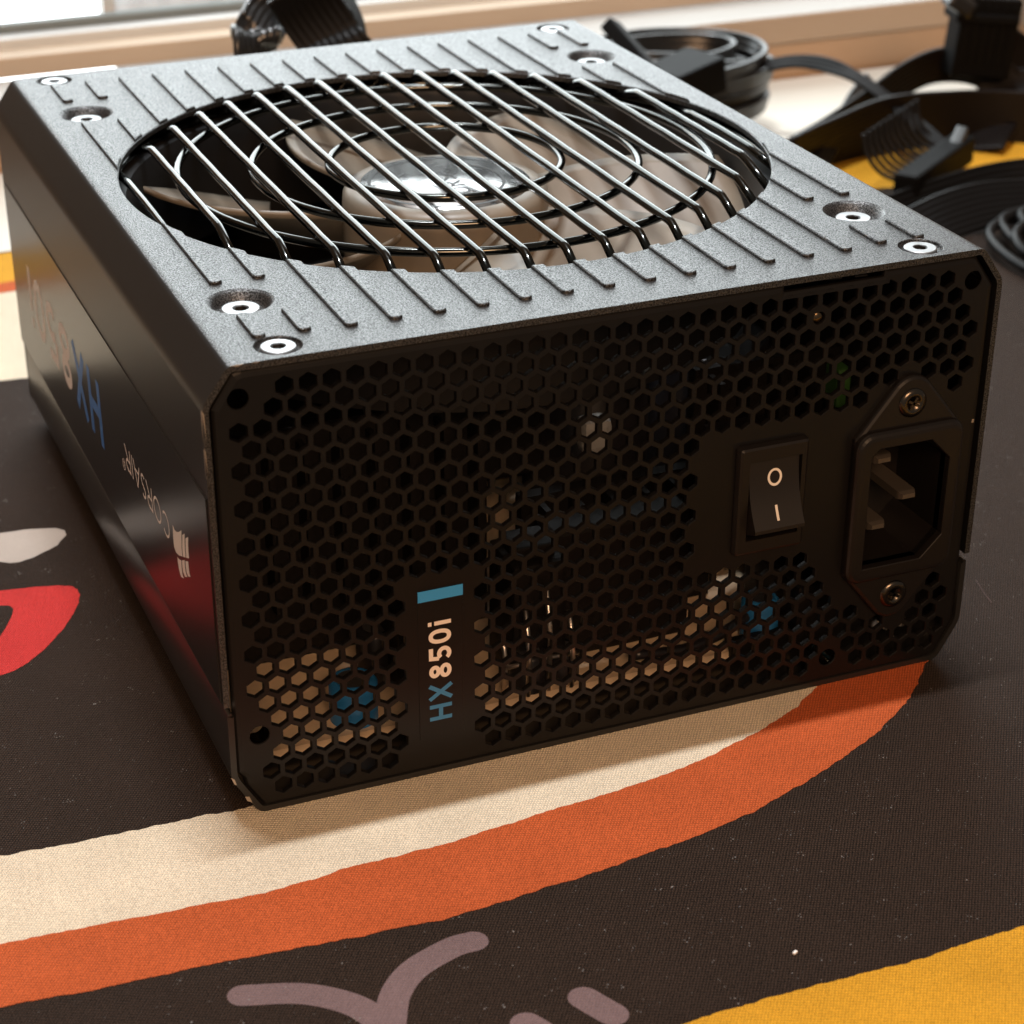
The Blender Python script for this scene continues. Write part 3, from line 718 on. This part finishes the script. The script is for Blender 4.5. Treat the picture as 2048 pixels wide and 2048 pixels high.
def blade_pin(x, z, ytip):
    mb = MB(); w2, t2 = 1.85, 0.8
    sec = [(ytip, 0.72, 0.55), (ytip + 0.9, 0.95, 0.95), (ytip + 1.4, 1, 1), (14, 1, 1)]
    vs = []; fs = []
    for y, a, b2 in sec: vs += [(x - w2 * a, y, z - t2 * b2), (x + w2 * a, y, z - t2 * b2), (x + w2 * a, y, z + t2 * b2), (x - w2 * a, y, z + t2 * b2)]
    for i in range(len(sec) - 1):
        for k in range(4): fs.append((i * 4 + k, i * 4 + (k + 1) % 4, i * 4 + 4 + (k + 1) % 4, i * 4 + 4 + k))
    fs.append((3, 2, 1, 0))
    part(mb.add(vs, fs), 'pin', 'pin', inlet)
blade_pin(130.3, 45.4, 2.4); blade_pin(130.3, 31.4, 2.4); blade_pin(134.6, 38.4, -0.4)
for z in (58.45, 18.35):
    mb = MB().lathe((132.5, 0, z), [(2.9, -1.4), (2.85, -1.75), (2.2, -2.1), (1.55, -2.2), (1.3, -1.9), (0.01, -1.5)], 24, axis='y')
    for a in (0.5, 0.5 + PI / 2): mb.box((132.5, -1.95, z), (2.6, 0.35, 0.5), Matrix.Rotation(a, 3, 'Y'))
    part(mb, 'inlet_screw', 'screw_dark', inlet)

# side sticker with printing
sx = lambda u, v, n: (-n, u, v)
stk = part(MB().plate([(0.9, 23.5), (177.5, 23.5), (177.5, 62.9), (0.9, 62.9)][::-1], [], sx, [(0.22, -0.12, 0), (0.05, 0, 0), (-0.02, 0, 0)]), 'side_sticker', 'sticker')
SD = lambda y0, z0: (lambda u, v, n: (-0.235 - n, y0 + u, z0 - v))
mb, wdt = word('HX', 14.6, 1.06, 2.7, 0.03, SD(84.6, 49.6)); part(mb, 'lettering', 'ink_blue', stk)
mb, w2 = word('850i', 14.6, 1.20, 2.5, 0.05, SD(113.2, 49.6)); part(mb, 'lettering', 'ink_grey', stk)
mb, w3 = word('CORSAIR', 5.1, 1.17, 0.52, 0.03, SD(30.0, 45.6)); part(mb, 'lettering', 'ink_grey', stk)
part(MB().strokes([(ell(66.0, 40.2, 1.1, 1.1, 20), 1), ([(65.6, 39.6), (65.6, 40.9), (66.4, 40.7), (65.7, 40.3), (66.4, 39.6)], 0)], 0.22, lambda u, v, n: (-0.235 - n, u, v)), 'lettering', 'ink_grey', stk)
def side_poly(pp, z=0.25):
    mb = MB(); co = [Vector(at_x(180 + u * .1967, 820 + v * .1967, -z)[1:]) for u, v in pp]; n = len(co)
    vo, eo, fo, *_ = delaunay_2d_cdt(co, [(i, (i + 1) % n) for i in range(n)], [], 1, 1e-6)
    mb.add([(-z, p.x, p.y) for p in vo], [tuple(q) for q in fo]); part(mb, 'sail_mark', 'ink_grey', stk)
side_poly([(840, 1165), (858, 1215), (880, 1240), (902, 1240), (930, 1222), (930, 1300), (932, 1400), (940, 1490), (905, 1478), (875, 1448), (855, 1395), (846, 1300)])
side_poly([(938, 1270), (962, 1255), (962, 1340), (966, 1430), (972, 1500), (945, 1492), (938, 1400)])
side_poly([(970, 1305), (998, 1290), (998, 1380), (1002, 1450), (1008, 1510), (978, 1502), (972, 1420)])
side_poly([(888, 1492), (905, 1515), (928, 1530), (932, 1600), (940, 1670), (955, 1715), (925, 1695), (905, 1620), (895, 1560)])
side_poly([(935, 1530), (962, 1525), (966, 1600), (976, 1660), (990, 1700), (965, 1695), (945, 1640), (938, 1580)])
side_poly([(970, 1535), (998, 1540), (1004, 1600), (1012, 1660), (1022, 1700), (996, 1690), (980, 1640), (973, 1580)])

# worn paint
def chip(pts): part(MB().add(pts, [tuple(range(len(pts)))]), 'paint_chip', 'bare')
for z0, z1, w0 in ((73.5, 79.2, 0.45), (67.0, 72.5, 0.25)):
    chip([(-0.03, -0.33, z0), (-0.03 + w0, -0.33, z0 + 0.6), (-0.03 + w0 * .8, -0.33, z1 - 0.8), (-0.02, -0.33, z1), (-0.03, 0.4, z1 - .6), (-0.03, 0.3, z0 + .4)])
chip([(5.0, -0.33, 85.9), (6.4, -0.33, 85.6), (7.4, -0.33, 85.95), (6.2, -0.2, 86.02)])
chip([(8.2, -0.33, 85.9), (9.6, -0.33, 85.75), (10.1, -0.33, 85.97)])
chip([(0.35, -0.33, 8.8), (1.0, -0.33, 8.2), (1.3, -0.33, 7.0), (0.9, -0.33, 7.2)])
chip([(2.6, -0.33, 4.2), (3.4, -0.33, 4.0), (3.9, -0.33, 2.6), (3.0, -0.33, 3.2)])
chip([(147.0, -0.05, 51.3), (147.5, -0.05, 51.2), (147.6, -0.05, 51.9), (147.1, -0.05, 52.0)])

# inside: circuit board, capacitors, heatsinks, coils
part(MB().plate([(3, 12), (147, 12), (147, 176), (3, 176)], [], lambda u, v, n: (u, v, 4.0 + n), [(0, 0, 0), (-1.6, 0, 0)]), 'circuit_board', 'board')
def can(x, y, rr, h, m='cap_blue', z0=4.0, top='cap_top'):
    c = part(MB().lathe((x, y, z0), [(rr, 0), (rr, h - 0.8), (rr - 0.7, h), (rr - 1.4, h - 0.1)], 28), 'capacitor', m)
    part(MB().lathe((x, y, z0), [(rr - 1.4, h - 0.1), (0.01, h - 0.1)], 28), 'can_top', top, c)
can(29.0, 17.5, 4.6, 8.5); can(113.4, 15.5, 3.8, 9.0);  can(38, 30, 4.0, 11, 'cap_black')
can(63.5, 15.5, 3.6, 8, 'cap_black'); can(71.0, 16.0, 3.2, 7, 'cap_black'); can(95, 60, 13, 45, 'cap_black', top='heat'); can(124, 62, 13, 45, 'cap_black', top='heat'); can(60, 55, 6, 24, 'cap_black')
def sink(x0, x1, y, h, n=6):
    mb = MB().box(((x0 + x1) / 2, y, 4 + h / 2), (x1 - x0, 3, h))
    for i in range(n): mb.box((x0 + (x1 - x0) * (i + .5) / n, y - 4, 4 + h * .62), (1.2, 6, h * .7))
    part(mb, 'heatsink', 'heat')
sink(4, 66, 44, 48, 9); sink(70, 112, 36, 30, 6); sink(112, 146, 46, 46, 5)
part(MB().box((66, 22, 17), (11, 13, 26), bev=1).box((66, 22, 31), (8, 8, 3), bev=.5), 'relay', 'heat')
part(MB().box((86, 26, 18), (30, 8, 28), bev=1), 'film_capacitor', 'heat')
part(MB().box((132.8, 21, 9.5), (28.5, 22, 14), bev=1), 'filter_choke', 'heat')
part(MB().box((111.5, 11.6, 5), (13, 1.6, 4.4), bev=.3), 'fuse', 'heat')
part(MB().box((46, 26, 13), (14, 12, 18), bev=1), 'bridge_rectifier', 'heat')
part(MB().box((75, 130, 24), (120, 60, 40), bev=1), 'output_stage', 'heat')
part(MB().box((77, 62, 40), (16, 14, 24), bev=1.5), 'transformer', 'heat')
part(MB().box((83.5, 31, 47), (6, 5, 7), bev=1.5), 'pale_component', 'grey_part')
part(MB().box((131, 22, 53), (3, 5, 8), bev=.6), 'green_component', 'green')
for x, y, h in ((62, 12, 18), (66.5, 12.5, 22), (71, 12, 16), (58, 14, 14)):
    part(MB().tube([(x, y, 4), (x + .3, y, 4 + h * .5), (x, y + 1.5, 4 + h)], 0.55, 8), 'lead', 'lead')
part(MB().tube([(58, 13, 10.5), (66, 13.2, 10.8), (73, 13, 10.6)], 0.45, 8), 'lead', 'lead')
for i, (x, y) in enumerate([(136, 9), (139, 8.5), (142, 9), (138, 12)]):
    part(MB().lathe((x, y, 4), [(1.3, 0), (1.1, 1.6), (0.5, 2.6), (0.01, 2.8)], 12), 'solder_joint', 'lead')
part(MB().tube(spline([(128, 14, 20), (120, 18, 14), (108, 14, 9), (96, 12, 7), (84, 12, 8)], 8), 1.1, 8), 'inner_wire', 'cap_black')
part(MB().tube(spline([(130, 14, 40), (116, 22, 36), (104, 16, 30), (100, 18, 22)], 8), 1.1, 8), 'inner_wire', 'cap_black')

# ------------------------------------------------------------------ cables behind the power supply
def ribbon(path, wdir, n, d_, per=10):
    """flat cable of n cores lying side by side; wdir = width direction for each path point"""
    P = spline(path, per); Wd = spline(wdir, per); mb = MB(); rings = []
    sec = []
    for k in range(n):
        c = (k - (n - 1) / 2) * d_ * 0.96
        sec += [(c - d_ / 2 * math.cos(PI * j / 5), d_ / 2 * math.sin(PI * j / 5)) for j in range(1, 5)]
    sec += [(s_[0], -s_[1]) for s_ in sec[::-1]]
    m_ = len(sec); vs = []; fs = []
    for i, p in enumerate(P):
        t = Vector(P[min(i + 1, len(P) - 1)] - P[max(i - 1, 0)]).normalized()
        wv = Vector(Wd[i]); wv = (wv - t * wv.dot(t)).normalized(); nv = t.cross(wv)
        vs += [tuple(Vector(p) + wv * a + nv * b2) for a, b2 in sec]
    for i in range(len(P) - 1):
        for k in range(m_): fs.append((i * m_ + k, i * m_ + (k + 1) % m_, (i + 1) * m_ + (k + 1) % m_, (i + 1) * m_ + k))
    fs += [tuple(range(m_))[::-1], tuple((len(P) - 1) * m_ + k for k in range(m_))]
    return mb.add(vs, fs, True)
def A(u, v, y): return at_y(u, v, y)
V = (0, 0, 1)
# wound cable with its plugs
CO = (262, 345, -3)
coil = thing('coiled_cable', 'black flat cable wound into a coil on the cream desk', 'cable', CO)
pts, wd = [], []
TURNS = 5
for i in range(TURNS * 12 + 1):
    a = 2 * PI * i / 12 + 0.6; k = i / 12
    rx, ry = 35 - 1.2 * math.sin(k * 2.1), 21 + 1.5 * math.cos(k * 1.7)
    pts.append((259 + rx * math.cos(a) + 1.5 * math.sin(k * 3), 346 + ry * math.sin(a), 3.0 + 5.4 * k + 1.2 * math.sin(a * 0.5)))
    wd.append((0.25 * math.cos(a), 0.25 * math.sin(a), 1))
def tuck(p_):
    n_ = len(p_); out_ = []
    for i, q in enumerate(p_):
        t_ = max(0.0, (i - (n_ - 11)) / 10); k = 1 - 0.38 * t_
        out_.append((258 + (q[0] - 258) * k, 347 + (q[1] - 347) * k, q[2] - 15 * t_ * t_))
    return out_
ribbon(tuck(pts), wd, 3, 2.3, 4).build('cord', 'cable_gloss', coil, CO)
pts2 = [(258 + 29.5 * math.cos(2 * PI * i / 12 + 2), 347 + 16.5 * math.sin(2 * PI * i / 12 + 2), 4 + 5.2 * i / 12) for i in range(4 * 12 + 1)]
ribbon(tuck(pts2), [V] * len(pts2), 3, 2.2, 4).build('cord', 'cable_gloss', coil, CO)
pts3 = [(258 + 24 * math.cos(2 * PI * i / 12 + 1), 348 + 12 * math.sin(2 * PI * i / 12 + 1), 6 + 5.0 * i / 12) for i in range(5 * 12 + 1)]
ribbon(tuck(pts3), [V] * len(pts3), 3, 2.2, 4).build('cord', 'cable_gloss', coil, CO)
c1 = A(1262, 98, 316); MB().box(c1, (8, 24, 5), Matrix.Rotation(0.35, 3, 'Z') @ Matrix.Rotation(0.55, 3, 'X') @ Matrix.Rotation(0.5, 3, 'Y'), 1).build('plug', 'conn', coil, CO)
c2 = A(1368, 158, 316); MB().box(c2, (22, 18, 12), Matrix.Rotation(0.3, 3, 'Z') @ Matrix.Rotation(-0.15, 3, 'Y'), 1).build('plug', 'conn', coil, CO)
# thin strap arching from the coil to a plug
p = [A(1470, 150, 338), A(1545, 129, 332), A(1610, 123, 325), A(1680, 139, 312), A(1745, 176, 300), A(1820, 236, 284), A(1890, 300, 266)]
tag(ribbon(p, [(0, .9, .35)] * len(p), 4, 1.5).build('thin_flat_cable', 'cable'), 'thin black flat cable arching from the coil to a plug', 'cable')
# pale-edged strap dropping behind the cover
p = [A(1742, 160, 322), A(1716, 190, 312), A(1690, 235, 300), A(1662, 288, 285), A(1636, 335, 270)]
tag(ribbon(p, [(0.5, .75, .3)] * 5, 4, 1.7).build('short_flat_cable', 'cable_gloss'), 'short flat cable with light catching its edge, dropping behind the power supply', 'cable')
# broad ribbon that arches up to the tall plug
p = [A(1470, 380, 268), A(1560, 318, 285), A(1650, 268, 296), A(1735, 215, 304), A(1810, 158, 308), A(1880, 130, 308), A(1960, 135, 304), A(2020, 175, 298)]
wd = [(0, -.4, .9), (-.1, -.35, .95), (-.3, -.3, .9), (-.55, -.2, .8), (-.4, -.2, .9), (-.05, -.2, 1), (.3, -.2, .95), (.5, -.2, .85)]
tag(ribbon(p, wd, 8, 1.75).build('broad_ribbon_cable', 'cable_warm'), 'broad black ribbon cable arching up beneath the tall plug', 'cable')
# wide ribbed ribbon running across to the right
p = [A(1560, 345, 262), A(1650, 300, 282), A(1760, 262, 290), A(1880, 250, 291), A(2000, 248, 286), A(2150, 262, 272)]
wd = [(0, -.3, .95), (0, -.3, .95), (0, -.15, 1), (0, -.1, 1), (0, -.1, 1), (0, -.1, 1)]
tag(ribbon(p, wd, 13, 1.95).build('ribbed_ribbon_cable', 'cable_warm'), 'wide ribbed black ribbon cable standing on edge over the yellow border', 'cable')
# tall plug with its diagonal ribbon
TO = A(1965, 100, 300)
tp = thing('tall_plug', 'tall black cable plug rising at the end of the broad ribbon', 'plug', TO)
R1 = Matrix.Rotation(0.10, 3, 'Y') @ Matrix.Rotation(-0.25, 3, 'Z')
hs_ = MB().box(A(1962, 70, 300), (21, 12, 27), R1, 1.0)
for i in range(6): hs_.box(Vector(A(1962, 62, 300)) + R1 @ Vector((-8 + 3.2 * i, -6.1, 0)), (1.6, 0.8, 20), R1, .2)
hs_.box(Vector(A(1962, 30, 300)) + R1 @ Vector((0, -1, 0)), (22.4, 13.5, 3), R1, .6)
hs_.build('housing', 'conn', tp, TO)
MB().box(A(1918, 6, 297), (10, 8, 6), R1 @ Matrix.Rotation(0.45, 3, 'Y'), 1.6).build('latch', 'cable_gloss', tp, TO)
p = [A(1990, 70, 306), A(2035, 105, 302), A(2085, 165, 296), A(2140, 250, 286)]
ribbon(p, [(.6, -.6, .6)] * 4, 7, 1.9).build('lead_ribbon', 'cable_warm', tp, TO)
p = [A(2015, 130, 300), A(2000, 190, 296), A(1985, 250, 288), A(1960, 300, 278)]
tag(ribbon(p, [(1, -.2, .35)] * 4, 9, 1.9).build('folded_ribbon_cable', 'cable_warm'), 'ribbon cable folding down beneath the tall plug', 'cable')
# dark plug with comb of wires
DO = (312, 262, 0)
dp = thing('comb_plug', 'dark wide plug with a comb of thin wires over the yellow border', 'plug', DO)
e0, e1 = Vector(at_z(1795, 388, 5)), Vector(at_z(1940, 285, 7))
xa = (e1 - e0).normalized(); za = Vector((0, 0, 1)); ya = za.cross(xa).normalized(); za = xa.cross(ya)
ax_ = Matrix((xa, ya, za)).transposed(); pc = (e0 + e1) / 2
dh = MB().box(pc, (46, 8, 9), ax_, 1.0)
for i in range(11): dh.box(pc + ax_ @ Vector((-20 + 4 * i, 4.2, 0.4)), (2.6, 1.0, 6), ax_, .2)
dh.build('housing', 'conn', dp, DO)
for i in range(11):
    q = pc + ax_ @ Vector((-20 + i * 4, 4, 1)); m1 = q + ax_ @ Vector((-.5, 6, 2)); e = q + ax_ @ Vector((0, 11, 7)); e2 = q + ax_ @ Vector((1, 13, 13))
    MB().tube(spline([tuple(q), tuple(m1), tuple(e), tuple(e2)], 6), 0.8, 8).build('wire', 'cable', dp, DO)
lq = A(1912, 288, 262); MB().box(lq, (15, 4, 2.4), Matrix.Rotation(0.7, 3, 'Z') @ Matrix.Rotation(-0.5, 3, 'Y'), 0.9).build('latch', 'cable_gloss', dp, DO)
# lower ribbon with lit upper edge
p = [A(1680, 470, 222), A(1780, 428, 234), A(1880, 392, 242), A(1970, 366, 245), A(2060, 352, 244), A(2160, 350, 238)]
tag(ribbon(p, [(0, .45, .9)] * 6, 6, 2.1).build('lower_ribbon_cable', 'cable'), 'black ribbon cable with lit upper edge lying in front of the yellow border', 'cable')
p = [at_z(1740, 520, 2.5), at_z(1820, 470, 3.5), at_z(1900, 430, 6), at_z(2000, 405, 6), at_z(2140, 400, 3.5)]
tag(ribbon(p, [(.25, .7, .6)] * 5, 8, 2.0).build('flat_lying_ribbon_cable', 'cable'), 'black ribbon cable lying in the dark beside the power supply under the lit one', 'cable')
# bundle of round wires
WL = ['outermost black round wire of the curving bundle beside the power supply', 'black round wire, second of the curving bundle, next to the outermost', 'black round wire in the middle of the curving bundle', 'black round wire, fourth of the curving bundle', 'innermost black round wire of the curving bundle, next to the flat ribbon']
for i, (a0, m0, b0) in enumerate([((2005, 425), (1938, 478), (2068, 566)), ((2030, 418), (1962, 452), (2078, 540)), ((2030, 440), (1990, 482), (2060, 530)), ((2044, 415), (2002, 440), (2095, 500)), ((2060, 440), (2030, 466), (2095, 484))]):
    a0, m0, b0 = [(q_[0] + 42, q_[1] - 4) for q_ in (a0, m0, b0)]
    s_, m_, e = at_z(*a0, 5.0 + 0.4 * i), at_z(*m0, 4.5 + 0.5 * i), at_z(*b0, 2.2 + 0.4 * i)
    st_ = (s_[0] + 25, s_[1] + 6, s_[2])
    tag(MB().tube(spline([st_, s_, m_, e, (e[0] + 30, e[1] - 14, 2.0)], 10), 1.5, 10).build('round_wire', 'cable'), WL[i], 'wire', 'round wires beside the power supply')
# ribbon standing behind the power supply
BO = (100, 260, 0)
bc = thing('standing_ribbon_cable', 'black ribbon cable folded upright behind the power supply, before the window', 'cable', BO)
p = [(84, 255, 30), A(505, 110, 250), A(520, 60, 256), A(545, 15, 262), A(585, -40, 266), A(660, -60, 264)]
ribbon(p, [(.8, .5, .1)] * 6, 7, 2.1).build('cord', 'cable_gloss', bc, BO)
p = [A(590, -30, 246), A(620, 20, 246), A(655, 70, 244), A(690, 120, 240), (125, 236, 40)]
ribbon(p, [(.95, -.1, .3)] * 5, 9, 2.1).build('cord', 'cable', bc, BO)
p = [A(660, -40, 268), A(700, 20, 266), A(715, 75, 262), A(700, 130, 256)]
ribbon(p, [(.5, .8, 0)] * 4, 6, 2.1).build('cord', 'cable', bc, BO)

# lint on the mat
mb = MB().tube(spline([at_z(1952, 1160, 0.5), at_z(1968, 1185, 0.35), at_z(1983, 1205, 0.3)], 6), 0.04, 6)
tag(mb.build('lint_fibre', 'm_mauve'), 'single pale fibre of lint on the black mat', 'lint')
c = at_z(1590, 1905, 0.35)
tag(MB().box(c, (0.9, 0.5, 0.4), Matrix.Rotation(0.5, 3, 'Z'), 0.12).build('crumb', 'ink_grey'), 'tiny white crumb on the black mat before the yellow border', 'crumb')
